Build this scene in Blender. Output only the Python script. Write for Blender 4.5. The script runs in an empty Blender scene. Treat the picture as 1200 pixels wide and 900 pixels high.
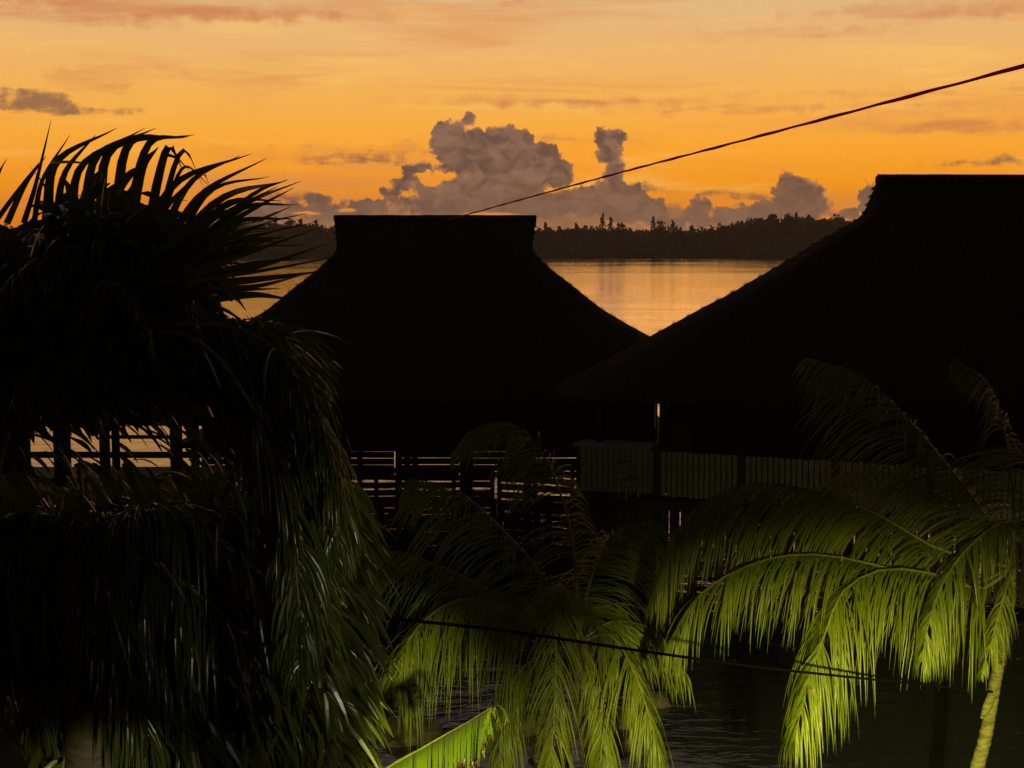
import bpy, bmesh, math, random
from mathutils import Vector, Matrix, noise

random.seed(7)
SC = bpy.context.scene
COL = SC.collection

# ---------------------------------------------------------------- camera
CAM_Z = 9.0
FPX = 1648.0                      # focal length in pixels of a 1200 px wide picture
PITCH = math.atan(165.0 / FPX)
cam_d = bpy.data.cameras.new('camera')
cam = bpy.data.objects.new('camera', cam_d)
COL.objects.link(cam)
cam.location = (0, 0, CAM_Z)
cam.rotation_euler = (math.pi / 2 - PITCH, 0, 0)
cam_d.sensor_width = 36.0
cam_d.lens = FPX / 1200 * 36.0
cam_d.clip_start = 0.1
cam_d.clip_end = 60000
SC.camera = cam
SC.render.resolution_x, SC.render.resolution_y = 1024, 768


def ray(px, py):
    a, b = (px - 600) / FPX, (450 - py) / FPX
    c, s = math.cos(PITCH), math.sin(PITCH)
    return Vector((a, c + b * s, -s + b * c))


def at(px, py, D):
    """the point of the place that lies D metres out along Y in that direction"""
    d = ray(px, py)
    return Vector((0, 0, CAM_Z)) + d * (D / d.y)


def lin(r, g, b, k=1.0):
    f = lambda c: (c / 255 / 12.92) if c <= 10 else ((c / 255 + 0.055) / 1.055) ** 2.4
    return (f(r) * k, f(g) * k, f(b) * k, 1)


# ---------------------------------------------------------------- view
SC.view_settings.view_transform = 'Standard'
SC.view_settings.look = 'None'
SC.view_settings.gamma = 1
SC.view_settings.exposure = 0
SC.view_settings.use_curve_mapping = False

# ---------------------------------------------------------------- world: dusk sky with clouds
SUN_EL, SUN_AZ = math.radians(1.5), math.radians(7)     # azimuth east of +Y
W = bpy.data.worlds.new('World')
SC.world = W
W.use_nodes = True
W.cycles.sampling_method = 'MANUAL'
W.cycles.sample_map_resolution = 256
SC.cycles.max_bounces = 5
SC.cycles.diffuse_bounces = 2
SC.cycles.glossy_bounces = 3
SC.cycles.transmission_bounces = 2
SC.cycles.volume_bounces = 0
NT = W.node_tree
for n in list(NT.nodes):
    NT.nodes.remove(n)


class V:
    """a socket with arithmetic"""
    def __init__(s, sock): s.s = sock
    def __add__(s, o): return M('ADD', s, o)
    def __radd__(s, o): return M('ADD', o, s)
    def __sub__(s, o): return M('SUBTRACT', s, o)
    def __rsub__(s, o): return M('SUBTRACT', o, s)
    def __mul__(s, o): return M('MULTIPLY', s, o)
    def __rmul__(s, o): return M('MULTIPLY', o, s)
    def __truediv__(s, o): return M('DIVIDE', s, o)


CUR = [NT]


def put(inp, v):
    if isinstance(v, V): CUR[0].links.new(v.s, inp)
    else: inp.default_value = v


def M(op, *a):
    n = CUR[0].nodes.new('ShaderNodeMath')
    n.operation = op
    for i, v in enumerate(a): put(n.inputs[i], v)
    return V(n.outputs[0])


def smooth(v, lo, hi):
    n = CUR[0].nodes.new('ShaderNodeMapRange')
    n.interpolation_type = 'SMOOTHSTEP'
    put(n.inputs['Value'], v); put(n.inputs['From Min'], lo); put(n.inputs['From Max'], hi)
    return V(n.outputs['Result'])


def comb(x, y, z):
    n = CUR[0].nodes.new('ShaderNodeCombineXYZ')
    for i, v in enumerate((x, y, z)): put(n.inputs[i], v)
    return V(n.outputs[0])


def fbm(vec, scale, detail=6, rough=0.55, dist=0.0):
    n = CUR[0].nodes.new('ShaderNodeTexNoise')
    put(n.inputs['Vector'], vec)
    n.inputs['Scale'].default_value = scale
    n.inputs['Detail'].default_value = detail
    n.inputs['Roughness'].default_value = rough
    n.inputs['Distortion'].default_value = dist
    return V(n.outputs[0])


def mix(f, a, b, mode='MIX'):
    n = CUR[0].nodes.new('ShaderNodeMix')
    n.data_type = 'RGBA'
    n.blend_type = mode
    put(n.inputs[0], f); put(n.inputs[6], a); put(n.inputs[7], b)
    return V(n.outputs[2])


def ramp(v, stops, interp='LINEAR'):
    n = CUR[0].nodes.new('ShaderNodeValToRGB')
    put(n.inputs[0], v)
    cr = n.color_ramp
    cr.interpolation = interp
    while len(cr.elements) < len(stops): cr.elements.new(0.5)
    for e, (p, c) in zip(cr.elements, stops):
        e.position = p; e.color = c
    return V(n.outputs[0])


tc = NT.nodes.new('ShaderNodeTexCoord')
sep = NT.nodes.new('ShaderNodeSeparateXYZ')
NT.links.new(tc.outputs['Generated'], sep.inputs[0])
X, Y, Z = (V(o) for o in sep.outputs)
AZ = M('ARCTAN2', X, Y)
EL = M('ARCSINE', M('MAXIMUM', M('MINIMUM', Z, 1.0), -1.0))
U = AZ * FPX                     # milliradian-like sky units
H = EL * FPX
P = comb(U, H, 0.0)


def skyuv(px, py):
    d = ray(px, py).normalized()
    return math.atan2(d.x, d.y) * FPX, math.asin(d.z) * FPX


# clear sky: elevation in units of 90 deg
g = ramp(M('MAXIMUM', EL / (math.pi / 2), 0.0), [
    (0.000, lin(236, 118, 24)), (0.012, lin(249, 140, 26)), (0.026, lin(255, 158, 34)),
    (0.045, lin(255, 172, 56)), (0.068, lin(246, 178, 88)), (0.106, lin(224, 182, 130)),
    (0.15, lin(196, 160, 126)), (0.22, lin(122, 104, 98)), (0.36, lin(56, 54, 64)),
    (0.60, lin(30, 32, 44)), (1.0, lin(22, 24, 36))])
# falls off away from the sunset, to the dim eastern sky
cosd = (X * math.sin(SUN_AZ) + Y * math.cos(SUN_AZ)) / M('MAXIMUM', M('SQRT', X * X + Y * Y), 0.001)
fall = smooth(cosd, -0.2, 0.93) * 0.96 + 0.04
fall = mix(smooth(EL, 0.35, 1.1), comb(fall, fall, fall), (1, 1, 1, 1))
clear = mix(1.0, g, fall, 'MULTIPLY')
# broad warm glow at right of centre, near the horizon
gu, gh = skyuv(880, 230)
q = M('SQRT', ((U - gu) / 420) * ((U - gu) / 420) + ((H - gh) / 90) * ((H - gh) / 90))
clear = mix(smooth(q, 1.3, 0.0) * 0.42, clear, lin(255, 158, 22))

# streaky veil
st = fbm(comb(U * 0.0016, H * 0.017, 3.1), 1.0, 7, 0.6, 0.6)
veil = smooth(st, 0.50, 0.68) * smooth(H, 5, 60) * smooth(H, 900, 260) * smooth(cosd, 0.1, 0.8)
clear = mix(veil * 0.55, clear, lin(222, 142, 80))
st2 = fbm(comb(U * 0.0035, H * 0.035, 9.1), 1.0, 6, 0.6, 0.4)
lite = smooth(st2, 0.52, 0.75) * smooth(H, 5, 60) * smooth(H, 800, 260) * smooth(cosd, 0.1, 0.8)
clear = mix(lite * 0.6, clear, lin(255, 200, 104))


def field(blobs, wu, wh):
    """signed height in sky units of a union of ellipses"""
    f = None
    for (px, py, rx, ry) in blobs:
        u, h = skyuv(px, py)
        a = (wu - u) / rx
        b = (wh - h) / ry
        d = (1.0 - M('SQRT', a * a + b * b)) * min(rx, ry)
        f = d if f is None else M('MAXIMUM', f, d)
    return f


n1 = fbm(comb(U, H, 0.0), 0.020, 3, 0.5)
n2 = fbm(comb(U, H, 40.0), 0.045, 6, 0.62)
n3 = fbm(comb(U, H, 90.0), 0.030, 5, 0.6)

# thin streak clouds
wu = U + (n3 - 0.5) * 130
wh = H + (fbm(comb(U * 0.014, H * 0.05, 5.0), 1.0, 6, 0.65) - 0.5) * 34
s1 = field([(170, 8, 240, 13), (60, 18, 130, 12), (112, 92, 46, 12), (140, 84, 40, 7), (198, 80, 26, 6), (330, 181, 115, 9), (470, 178, 50, 9),
            (1110, 148, 150, 9), (1080, 12, 120, 12), (700, 118, 190, 7), (930, 40, 120, 8),
            (600, 6, 34, 4), (640, 165, 120, 5), (900, 128, 120, 4), (1060, 110, 110, 3)], wu, wh)
a1 = smooth(s1 + (n2 - 0.5) * 22, -4.0, 9.0)
sky = mix(a1 * (smooth(st2, 0.38, 0.62) * 0.55 + 0.2), clear, lin(200, 116, 76))
s2 = field([(42, 120, 46, 11), (10, 112, 30, 6), (70, 129, 46, 6), (104, 128, 34, 3), (1160, 191, 62, 4.5), (872, 229, 24, 4), (842, 230, 12, 4), (748, 221, 34, 5),
            (420, 184, 60, 4), (345, 229, 42, 6), (735, 226, 20, 4)], wu, wh)
a2 = smooth(s2 + (n2 - 0.5) * 18, -2.5, 7.0)
sky = mix(a2 * 0.82, sky, lin(126, 88, 74))

# far smooth bank along the horizon
s3 = field([(560, 262, 240, 30), (700, 268, 190, 34), (360, 268, 200, 24), (860, 275, 200, 22), (1100, 280, 260, 22)], U, H + (n1 - 0.5) * 14)
a3 = smooth(s3 + (n2 - 0.5) * 16, -2.0, 9.0)
sky = mix(a3 * 0.9, sky, mix(smooth(n3, 0.4, 0.62), lin(136, 102, 80), lin(164, 118, 86)))

# cumulus
cu = field([(528, 168, 26, 26), (549, 141, 9, 9), (556, 175, 30, 24), (590, 178, 42, 30), (628, 190, 30, 24), (652, 204, 20, 20), (663, 208, 9, 20),
            (575, 212, 72, 34), (497, 215, 15, 24), (486, 205, 14, 12), (470, 218, 14, 9), (462, 226, 16, 7), (560, 240, 120, 20), (440, 240, 42, 7),
            (716, 162, 19, 13), (714, 178, 17, 15), (720, 200, 12, 30), (722, 232, 30, 22), (742, 226, 16, 12), (690, 236, 50, 20), (735, 247, 50, 18),
            (822, 242, 12, 14), (818, 256, 20, 16), (926, 211, 13, 9), (934, 226, 26, 20), (960, 228, 10, 14), (940, 240, 34, 20), (906, 245, 24, 13),
            (880, 252, 26, 12), (850, 256, 24, 12), (790, 262, 34, 9), (1016, 236, 9, 20), (1030, 245, 22, 26), (990, 252, 24, 9),
            (330, 243, 34, 8), (372, 235, 20, 6), (300, 250, 60, 10), (390, 248, 50, 10), (1230, 240, 60, 14)], U, H)
billow = fbm(comb(U, H, 12.0), 0.085, 5, 0.60, 0.0)
cn = (n1 - 0.5) * 9 + (billow - 0.5) * 25
hole = field([(519, 204, 18, 6), (506, 212, 11, 9), (497, 208, 7, 4)], U + (n2 - 0.5) * 44, H + (n3 - 0.5) * 26) + (billow - 0.5) * 16
cs = M('MINIMUM', cu + cn + 1.5, 3.0 - hole * 1.6)
ac = smooth(cs, 0.0, 3.2)
shade = smooth(fbm(comb(U, H * 1.3, 60.0), 0.042, 6, 0.62, 0.5), 0.36, 0.66)
ccol = mix(shade, lin(92, 71, 66), lin(134, 104, 88))
ccol = mix(smooth(H, 80, 15) * 0.65, ccol, lin(140, 108, 88))
rim = smooth(cs, 7.0, 1.5) * smooth(n3, 0.42, 0.66)
ccol = mix(rim * 0.75, ccol, lin(236, 150, 84))
sky = mix(ac * 0.97, sky, ccol)
# thin glowing slits low in the bank
sl = field([(575, 251, 34, 2.2), (470, 262, 22, 2), (408, 246, 11, 2.4), (360, 250, 18, 2.0)], U + (n2 - 0.5) * 20, H + (n2 - 0.5) * 6)
sky = mix(smooth(sl, -0.6, 1.0) * 0.8, sky, lin(255, 160, 60))
# below the horizon the same air, dimmer
sky = mix(smooth(EL, 0.0, -0.03), sky, mix(1.0, lin(120, 84, 60), fall, 'MULTIPLY'))

nish = NT.nodes.new('ShaderNodeTexSky')
nish.sky_type = 'NISHITA'
nish.sun_disc = False
nish.sun_elevation = SUN_EL
nish.sun_rotation = SUN_AZ
bg1 = NT.nodes.new('ShaderNodeBackground'); bg1.inputs['Strength'].default_value = 0.0015
NT.links.new(nish.outputs[0], bg1.inputs[0])
bg2 = NT.nodes.new('ShaderNodeBackground'); bg2.inputs['Strength'].default_value = 1.06
NT.links.new(sky.s, bg2.inputs[0])
add = NT.nodes.new('ShaderNodeAddShader')
NT.links.new(bg1.outputs[0], add.inputs[0]); NT.links.new(bg2.outputs[0], add.inputs[1])
wo = NT.nodes.new('ShaderNodeOutputWorld')
NT.links.new(add.outputs[0], wo.inputs['Surface'])

# the sun, already in the cloud bank: a weak, wide red light from the west
sd = bpy.data.lights.new('sun', 'SUN')
sd.energy = 0.04
sd.angle = math.radians(12)
sd.color = (1.0, 0.42, 0.14)
sun = bpy.data.objects.new('sun', sd)
COL.objects.link(sun)
sv = Vector((math.sin(SUN_AZ) * math.cos(SUN_EL), math.cos(SUN_AZ) * math.cos(SUN_EL), math.sin(SUN_EL)))
sun.rotation_euler = sv.to_track_quat('Z', 'Y').to_euler()

# ---------------------------------------------------------------- helpers
def tag(o, label=None, cat=None, group=None, kind=None):
    if label: o['label'] = label
    if cat: o['category'] = cat
    if group: o['group'] = group
    if kind: o['kind'] = kind
    return o


def empty(name, loc, label, cat, group=None):
    o = bpy.data.objects.new(name, None)
    o.empty_display_size = 0.2
    COL.objects.link(o)
    o.location = loc
    bpy.context.view_layer.update()
    return tag(o, label, cat, group)


class MB:
    def __init__(s): s.v = []; s.f = []

    def box(s, c, size, rot=None):
        c = Vector(c); hx, hy, hz = size[0] / 2, size[1] / 2, size[2] / 2
        i = len(s.v)
        for x in (-hx, hx):
            for y in (-hy, hy):
                for z in (-hz, hz):
                    p = Vector((x, y, z))
                    if rot is not None: p = rot @ p
                    s.v.append(c + p)
        for q in ((0, 1, 3, 2), (4, 6, 7, 5), (0, 4, 5, 1), (2, 3, 7, 6), (0, 2, 6, 4), (1, 5, 7, 3)):
            s.f.append([i + k for k in q])
        return s

    def beam(s, a, b, w, h):
        """box from a to b, w wide (sideways), h high"""
        a, b = Vector(a), Vector(b)
        d = (b - a)
        L = d.length
        x = d.normalized()
        up = Vector((0, 0, 1)) if abs(x.z) < 0.95 else Vector((0, 1, 0))
        y = up.cross(x).normalized()
        z = x.cross(y)
        R = Matrix((x, y, z)).transposed()
        return s.box((a + b) / 2, (L, w, h), R)

    def tube(s, pts, rad, n=6, cap=True):
        pts = [Vector(p) for p in pts]
        m = len(pts)
        if not hasattr(rad, '__len__'): rad = [rad] * m
        i0 = len(s.v)
        ref = Vector((0.13, 0.21, 1)).normalized()
        for k in range(m):
            t = (pts[min(k + 1, m - 1)] - pts[max(k - 1, 0)])
            if t.length < 1e-9: t = Vector((0, 0, 1))
            t.normalize()
            if abs(t.dot(ref)) > 0.97: r2 = Vector((1, 0.1, 0))
            else: r2 = ref
            a = t.cross(r2).normalized(); b = t.cross(a)
            for j in range(n):
                an = 2 * math.pi * j / n
                s.v.append(pts[k] + (a * math.cos(an) + b * math.sin(an)) * rad[k])
        for k in range(m - 1):
            for j in range(n):
                s.f.append([i0 + k * n + j, i0 + k * n + (j + 1) % n, i0 + (k + 1) * n + (j + 1) % n, i0 + (k + 1) * n + j])
        if cap:
            s.f.append([i0 + j for j in range(n)][::-1])
            s.f.append([i0 + (m - 1) * n + j for j in range(n)])
        return s

    def strip(s, pts, wid, wvec, fold=0.0, nrm=None):
        """leaf blade: centre line pts, half widths wid, width directions wvec; fold lifts the edges"""
        i0 = len(s.v)
        m = len(pts)
        for k in range(m):
            w = wvec[k] * wid[k]
            t = pts[min(k + 1, m - 1)] - pts[max(k - 1, 0)]
            nn = t.cross(wvec[k])
            if nn.length > 1e-9: nn.normalize()
            e = nn * (wid[k] * fold)
            s.v += [pts[k] - w + e, pts[k], pts[k] + w + e]
        for k in range(m - 1):
            a = i0 + 3 * k
            s.f.append([a, a + 1, a + 4, a + 3])
            s.f.append([a + 1, a + 2, a + 5, a + 4])
        return s

    def build(s, name, mat, parent=None, smooth_=False, stuff=False, mesh_only=False):
        me = bpy.data.meshes.new(name)
        if parent is not None:
            off = parent.matrix_world.translation if parent.type == 'EMPTY' else Vector((0, 0, 0))
            if parent.type != 'EMPTY' and parent.parent is not None:
                off = parent.parent.matrix_world.translation
        else:
            off = Vector((0, 0, 0))
        me.from_pydata([tuple(Vector(p) - off) for p in s.v], [], s.f)
        me.materials.append(mat)
        if smooth_:
            me.polygons.foreach_set('use_smooth', [True] * len(me.polygons))
        me.update()
        if mesh_only: return me
        o = bpy.data.objects.new(name, me)
        COL.objects.link(o)
        if parent is not None: o.parent = parent
        if stuff: o['kind'] = 'stuff'
        return o


def copy_tree(o, parent=None):
    c = o.copy()
    COL.objects.link(c)
    c.parent = parent
    for ch in list(o.children): copy_tree(ch, c)
    return c


def curve(pts, n):
    """Catmull-Rom through pts, n samples"""
    pts = [Vector(p) for p in pts]
    P_ = [pts[0] * 2 - pts[1]] + pts + [pts[-1] * 2 - pts[-2]]
    out = []
    m = len(pts) - 1
    for i in range(n):
        t = i / (n - 1) * m
        k = min(int(t), m - 1); u = t - k
        a, b, c, d = P_[k:k + 4]
        out.append(0.5 * ((2 * b) + (c - a) * u + (2 * a - 5 * b + 4 * c - d) * u * u + (3 * b - a - 3 * c + d) * u ** 3))
    return out


# ---------------------------------------------------------------- materials
def new_mat(name):
    m = bpy.data.materials.new(name)
    m.use_nodes = True
    CUR[0] = m.node_tree
    b = m.node_tree.nodes['Principled BSDF']
    return m, b


def tex(obj=True):
    t = CUR[0].nodes.new('ShaderNodeTexCoord')
    return V(t.outputs['Object' if obj else 'Generated'])


def bump(h, dist=0.02, strength=1.0):
    n = CUR[0].nodes.new('ShaderNodeBump')
    n.inputs['Strength'].default_value = strength
    n.inputs['Distance'].default_value = dist
    put(n.inputs['Height'], h)
    return V(n.outputs[0])


def scaled(vec, x, y, z):
    n = CUR[0].nodes.new('ShaderNodeMapping')
    put(n.inputs['Vector'], vec)
    n.inputs['Scale'].default_value = (x, y, z)
    return V(n.outputs[0])


def simple(name, c1, c2, scale, rough=0.8, bd=0.01, stretch=(1, 1, 1), spec=0.3):
    m, b = new_mat(name)
    v = scaled(tex(), *stretch)
    n = fbm(v, scale, 6, 0.6)
    put(b.inputs['Base Color'], mix(smooth(n, 0.32, 0.68), (*c1, 1), (*c2, 1)))
    b.inputs['Roughness'].default_value = rough
    b.inputs['Specular IOR Level'].default_value = spec
    put(b.inputs['Normal'], bump(n, bd))
    return m


def leaf_mat(name, c1, c2, dry, scale=2.0, rough=0.38, trans=0.42, dryamt=0.62):
    m, b = new_mat(name)
    v = tex()
    n = fbm(v, scale, 4, 0.6)
    c = mix(smooth(n, 0.3, 0.7), (*c1, 1), (*c2, 1))
    n4 = fbm(v, scale * 4.3, 3, 0.6)
    c = mix(smooth(n4, dryamt, dryamt + 0.12), c, (*dry, 1))
    put(b.inputs['Base Color'], c)
    b.inputs['Roughness'].default_value = rough
    b.inputs['Specular IOR Level'].default_value = 0.45
    tr = CUR[0].nodes.new('ShaderNodeBsdfTranslucent')
    put(tr.inputs['Color'], mix(0.5, c, (c2[0] * 1.9, c2[1] * 1.7, c2[2] * 0.6, 1)))
    ms = CUR[0].nodes.new('ShaderNodeMixShader')
    ms.inputs[0].default_value = trans
    CUR[0].links.new(b.outputs[0], ms.inputs[1])
    CUR[0].links.new(tr.outputs[0], ms.inputs[2])
    CUR[0].links.new(ms.outputs[0], CUR[0].nodes['Material Output'].inputs[0])
    return m


MAT = {}
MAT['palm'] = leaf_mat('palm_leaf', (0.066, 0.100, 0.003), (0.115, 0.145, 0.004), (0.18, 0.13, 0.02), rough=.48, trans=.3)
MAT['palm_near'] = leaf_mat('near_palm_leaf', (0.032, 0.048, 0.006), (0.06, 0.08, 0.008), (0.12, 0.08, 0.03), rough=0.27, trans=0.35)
MAT['banana'] = leaf_mat('banana_leaf', (0.10, 0.17, 0.012), (0.15, 0.21, 0.014), (0.20, 0.11, 0.03), scale=3, trans=0.45, dryamt=0.66)
MAT['brown_leaf'] = leaf_mat('dry_leaf', (0.05, 0.028, 0.012), (0.10, 0.06, 0.025), (0.03, 0.015, 0.01), trans=0.2, scale=20)
MAT['forest'] = leaf_mat('forest_leaf', (0.03, 0.045, 0.015), (0.055, 0.07, 0.025), (0.08, 0.07, 0.03), scale=0.05, trans=0.2)
MAT['rachis'] = simple('rachis', (0.08, 0.095, 0.02), (0.14, 0.15, 0.035), 9, 0.5, 0.003)
MAT['bark'] = simple('palm_bark', (0.04, 0.045, 0.015), (0.13, 0.12, 0.04), 7, 0.85, 0.02, (1, 1, 4))
MAT['dark_bark'] = simple('dark_bark', (0.03, 0.025, 0.02), (0.07, 0.055, 0.04), 6, 0.9, 0.02, (1, 1, 3))
MAT['thatch'] = simple('thatch', (0.026, 0.020, 0.015), (0.07, 0.05, 0.034), 7, 0.95, 0.04, (3, 3, 0.7), 0.1)
MAT['wood'] = simple('dark_timber', (0.018, 0.015, 0.012), (0.045, 0.036, 0.028), 5, 0.8, 0.006, (6, 6, 1))
MAT['deckwood'] = simple('deck_timber', (0.028, 0.024, 0.02), (0.06, 0.05, 0.042), 5, 0.75, 0.005, (1, 5, 5))
MAT['greywood'] = simple('weathered_board', (0.15, 0.145, 0.13), (0.27, 0.26, 0.235), 5, 0.8, 0.004, (8, 8, 1))
MAT['shed'] = simple('shed_board', (0.16, 0.15, 0.14), (0.27, 0.26, 0.24), 6, 0.8, 0.004, (6, 6, 1))
MAT['white'] = simple('white_plastic', (0.22, 0.22, 0.21), (0.3, 0.3, 0.29), 8, 0.4, 0.001)
MAT['metal'] = simple('grey_metal', (0.3, 0.3, 0.3), (0.42, 0.42, 0.42), 12, 0.45, 0.001)
MAT['concrete'] = simple('concrete', (0.22, 0.21, 0.20), (0.36, 0.34, 0.31), 8, 0.9, 0.01)
MAT['cable'] = simple('sky_bleed_cable', (0.22, 0.014, 0.014), (0.32, 0.025, 0.02), 12, 0.55, 0.002)  # red stands in for bright sky bleeding over the thin cable
nt_ = MAT['cable'].node_tree
tr_ = nt_.nodes.new('ShaderNodeBsdfTranslucent'); tr_.inputs['Color'].default_value = (.85, .05, .04, 1)  # translucent red strengthens the painted sky bleed
mx_ = nt_.nodes.new('ShaderNodeMixShader'); mx_.inputs[0].default_value = .95
nt_.links.new(nt_.nodes['Principled BSDF'].outputs[0], mx_.inputs[1]); nt_.links.new(tr_.outputs[0], mx_.inputs[2])
nt_.links.new(mx_.outputs[0], nt_.nodes['Material Output'].inputs[0])
MAT['blackcable'] = simple('black_cable', (0.002, 0.002, 0.002), (0.004, 0.004, 0.004), 12, 0.95, 0.002, (1, 1, 1), 0.02)
MAT['blackmetal'] = simple('black_metal', (0.02, 0.02, 0.02), (0.04, 0.04, 0.04), 12, 0.5, 0.002)
MAT['rock'] = simple('shore_rock', (0.02, 0.018, 0.016), (0.09, 0.07, 0.06), 3.5, 0.75, 0.05)
MAT['land'] = simple('dark_soil', (0.02, 0.018, 0.013), (0.06, 0.05, 0.035), 0.8, 0.95, 0.08)
MAT['island'] = simple('island_soil', (0.03, 0.035, 0.015), (0.06, 0.06, 0.03), 0.05, 0.95, 0.3)
MAT['grass'] = leaf_mat('grass_blade', (0.03, 0.05, 0.01), (0.06, 0.08, 0.015), (0.1, 0.09, 0.04), trans=0.3)

# lens of the garden flood light: gives off light
m, b = new_mat('lamp_glass')
b.inputs['Base Color'].default_value = (0.9, 0.88, 0.7, 1)
b.inputs['Emission Color'].default_value = (1, 0.9, 0.6, 1)
b.inputs['Emission Strength'].default_value = 12
MAT['lens'] = m

# lagoon water
m, b = new_mat('lagoon_water')
v = tex()
geo = CUR[0].nodes.new('ShaderNodeNewGeometry')
sp = CUR[0].nodes.new('ShaderNodeSeparateXYZ')
CUR[0].links.new(geo.outputs['Position'], sp.inputs[0])
py_ = V(sp.outputs[1])
b.inputs['Base Color'].default_value = (0.010, 0.014, 0.016, 1)
b.inputs['Roughness'].default_value = 0.05
b.inputs['IOR'].default_value = 1.5
b.inputs['Specular IOR Level'].default_value = 0.9
w1 = fbm(scaled(v, 0.55, 1.5, 1), 1.0, 4, 0.55, 0.5)
w2 = fbm(scaled(v, 0.05, 0.16, 1), 1.0, 4, 0.6, 0.4)
w3 = fbm(scaled(v, 2.4, 5.0, 1), 1.0, 3, 0.5, 0.3)
calm = smooth(fbm(scaled(v, 0.004, 0.02, 1), 1.0, 5, 0.6, 0.8), 0.40, 0.62)
hgt = w1 * (calm * 0.045 + 0.02) + w2 * 0.08 + w3 * 0.008
put(b.inputs['Normal'], bump(hgt, 1.0, 0.75))
put(b.inputs['Roughness'], calm * 0.06 + 0.03)
MAT['water'] = m

# ---------------------------------------------------------------- water, shore land
mb = MB()
R_ = 30000
mb.v += [Vector((-R_, -200, 0)), Vector((R_, -200, 0)), Vector((R_, R_, 0)), Vector((-R_, R_, 0))]
mb.f.append([0, 1, 2, 3])
tag(mb.build('water', MAT['water']), 'calm lagoon reflecting the orange evening sky', None, None, 'structure')


def shore(x):
    """Y of the shoreline"""
    t = max(0.0, min(1.0, (-x - 4.2) / 3.5))
    t = t * t * (3 - 2 * t)
    return 20.3 + 15.2 * t + 0.9 * noise.noise(Vector((x * 0.35, 2.2, 0)))


def land_z(x, y):
    d = shore(x) - y
    z = -0.7 + 0.9 * (1 - math.exp(-max(d + 1.5, 0) / 3.0)) * 1.35 if d > -1.5 else -0.7
    return z + 0.12 * noise.noise(Vector((x * 0.5, y * 0.5, 0)))


mb = MB()
NX, NY = 160, 110
for j in range(NY + 1):
    for i in range(NX + 1):
        x = -60 + 120 * i / NX; y = -40 + 82 * j / NY
        mb.v.append(Vector((x, y, land_z(x, y))))
for j in range(NY):
    for i in range(NX):
        a = j * (NX + 1) + i
        mb.f.append([a, a + 1, a + NX + 2, a + NX + 1])
tag(mb.build('shore_ground', MAT['land'], smooth_=True), 'dark soil bank along the lagoon', None, None, 'structure')

# grass on the bank (uncountable)
rg = random.Random(3)
mb = MB()
for i in range(9000):
    x = rg.uniform(-16, 12); y = rg.uniform(14, 36)
    if y > shore(x) - 0.4 or x > 2.2: continue
    z = land_z(x, y)
    h = rg.uniform(0.15, 0.5)
    a = rg.uniform(0, math.pi)
    w = Vector((math.cos(a), math.sin(a), 0)) * 0.014
    ln = Vector((rg.uniform(-.5, .5), rg.uniform(-.5, .5), 0)) * h
    p = Vector((x, y, z - 0.02))
    k = len(mb.v)
    mb.v += [p - w, p + w, p + Vector((0, 0, h * .6)) + ln * .4 + w * .7, p + Vector((0, 0, h * .6)) + ln * .4 - w * .7, p + Vector((0, 0, h)) + ln]
    mb.f += [[k, k + 1, k + 2, k + 3], [k + 3, k + 2, k + 4]]
tag(mb.build('grass', MAT['grass'], stuff=True), 'unlit grass covering the bank under the palms', 'grass', None, 'stuff')

# ---------------------------------------------------------------- far island with its wood
PROF = [(-500, 262), (-100, 266), (0, 268), (120, 264), (230, 263), (300, 260), (390, 266), (500, 266), (630, 270), (690, 268), (780, 270), (830, 270),
        (862, 262), (895, 255), (960, 255), (1000, 258), (1100, 256), (1300, 262), (1800, 268)]
SHORE_D = 900.0


def prof(px):
    for (a, ya), (b_, yb) in zip(PROF, PROF[1:]):
        if a <= px <= b_:
            return ya + (yb - ya) * (px - a) / (b_ - a)
    return 268


def isl_top(x, D=965.0):
    px = 600 + x / D * FPX
    return at(px, prof(px), D).z


def isl_z(x, y):
    t = (y - SHORE_D) / 65.0
    s_ = max(0, min(1, t)); s_ = s_ * s_ * (3 - 2 * s_)
    back = 1.0 if y < 985 else max(0.0, 1 - (y - 985) / 160)
    return -1.5 + s_ * max(isl_top(x) - 3.6, 3) * back + 1.6 * min(1, max(0, t * 8))


mb = MB()
NX = 220; ys = [893, 898, 903, 910, 920, 930, 940, 952, 965, 980, 1000, 1050, 1150]
for y in ys:
    for i in range(NX + 1):
        x = -640 + 1380 * i / NX
        mb.v.append(Vector((x, y, isl_z(x, y) if y < 1150 else -2)))
for j in range(len(ys) - 1):
    for i in range(NX):
        a = j * (NX + 1) + i
        mb.f.append([a, a + 1, a + NX + 2, a + NX + 1])
tag(mb.build('island_ground', MAT['island'], smooth_=True), 'low hill of the far island across the lagoon', None, None, 'structure')


def clump(mb, c, r, h, n, rnd, lo=0.6, hi=1.7):
    for _ in range(n):
        d = Vector((rnd.gauss(0, 1), rnd.gauss(0, 1), rnd.gauss(0, 1)))
        if d.length < .01: continue
        d.normalize()
        k = rnd.uniform(0.35, 1.0) ** 0.5
        p = c + Vector((d.x * r * k, d.y * r * k, d.z * h * k))
        s_ = rnd.uniform(lo, hi)
        a = Vector((rnd.gauss(0, 1), rnd.gauss(0, 1), rnd.gauss(0, 1))).normalized() * s_
        b_ = a.cross(Vector((rnd.gauss(0, 1), rnd.gauss(0, 1), rnd.gauss(0, 1)))).normalized() * s_ * 0.8
        i = len(mb.v)
        mb.v += [p - a - b_ * .4, p + a * .9 - b_, p + a * .5 + b_, p - a * .7 + b_ * .8]
        mb.f.append([i, i + 1, i + 2, i + 3])


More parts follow.
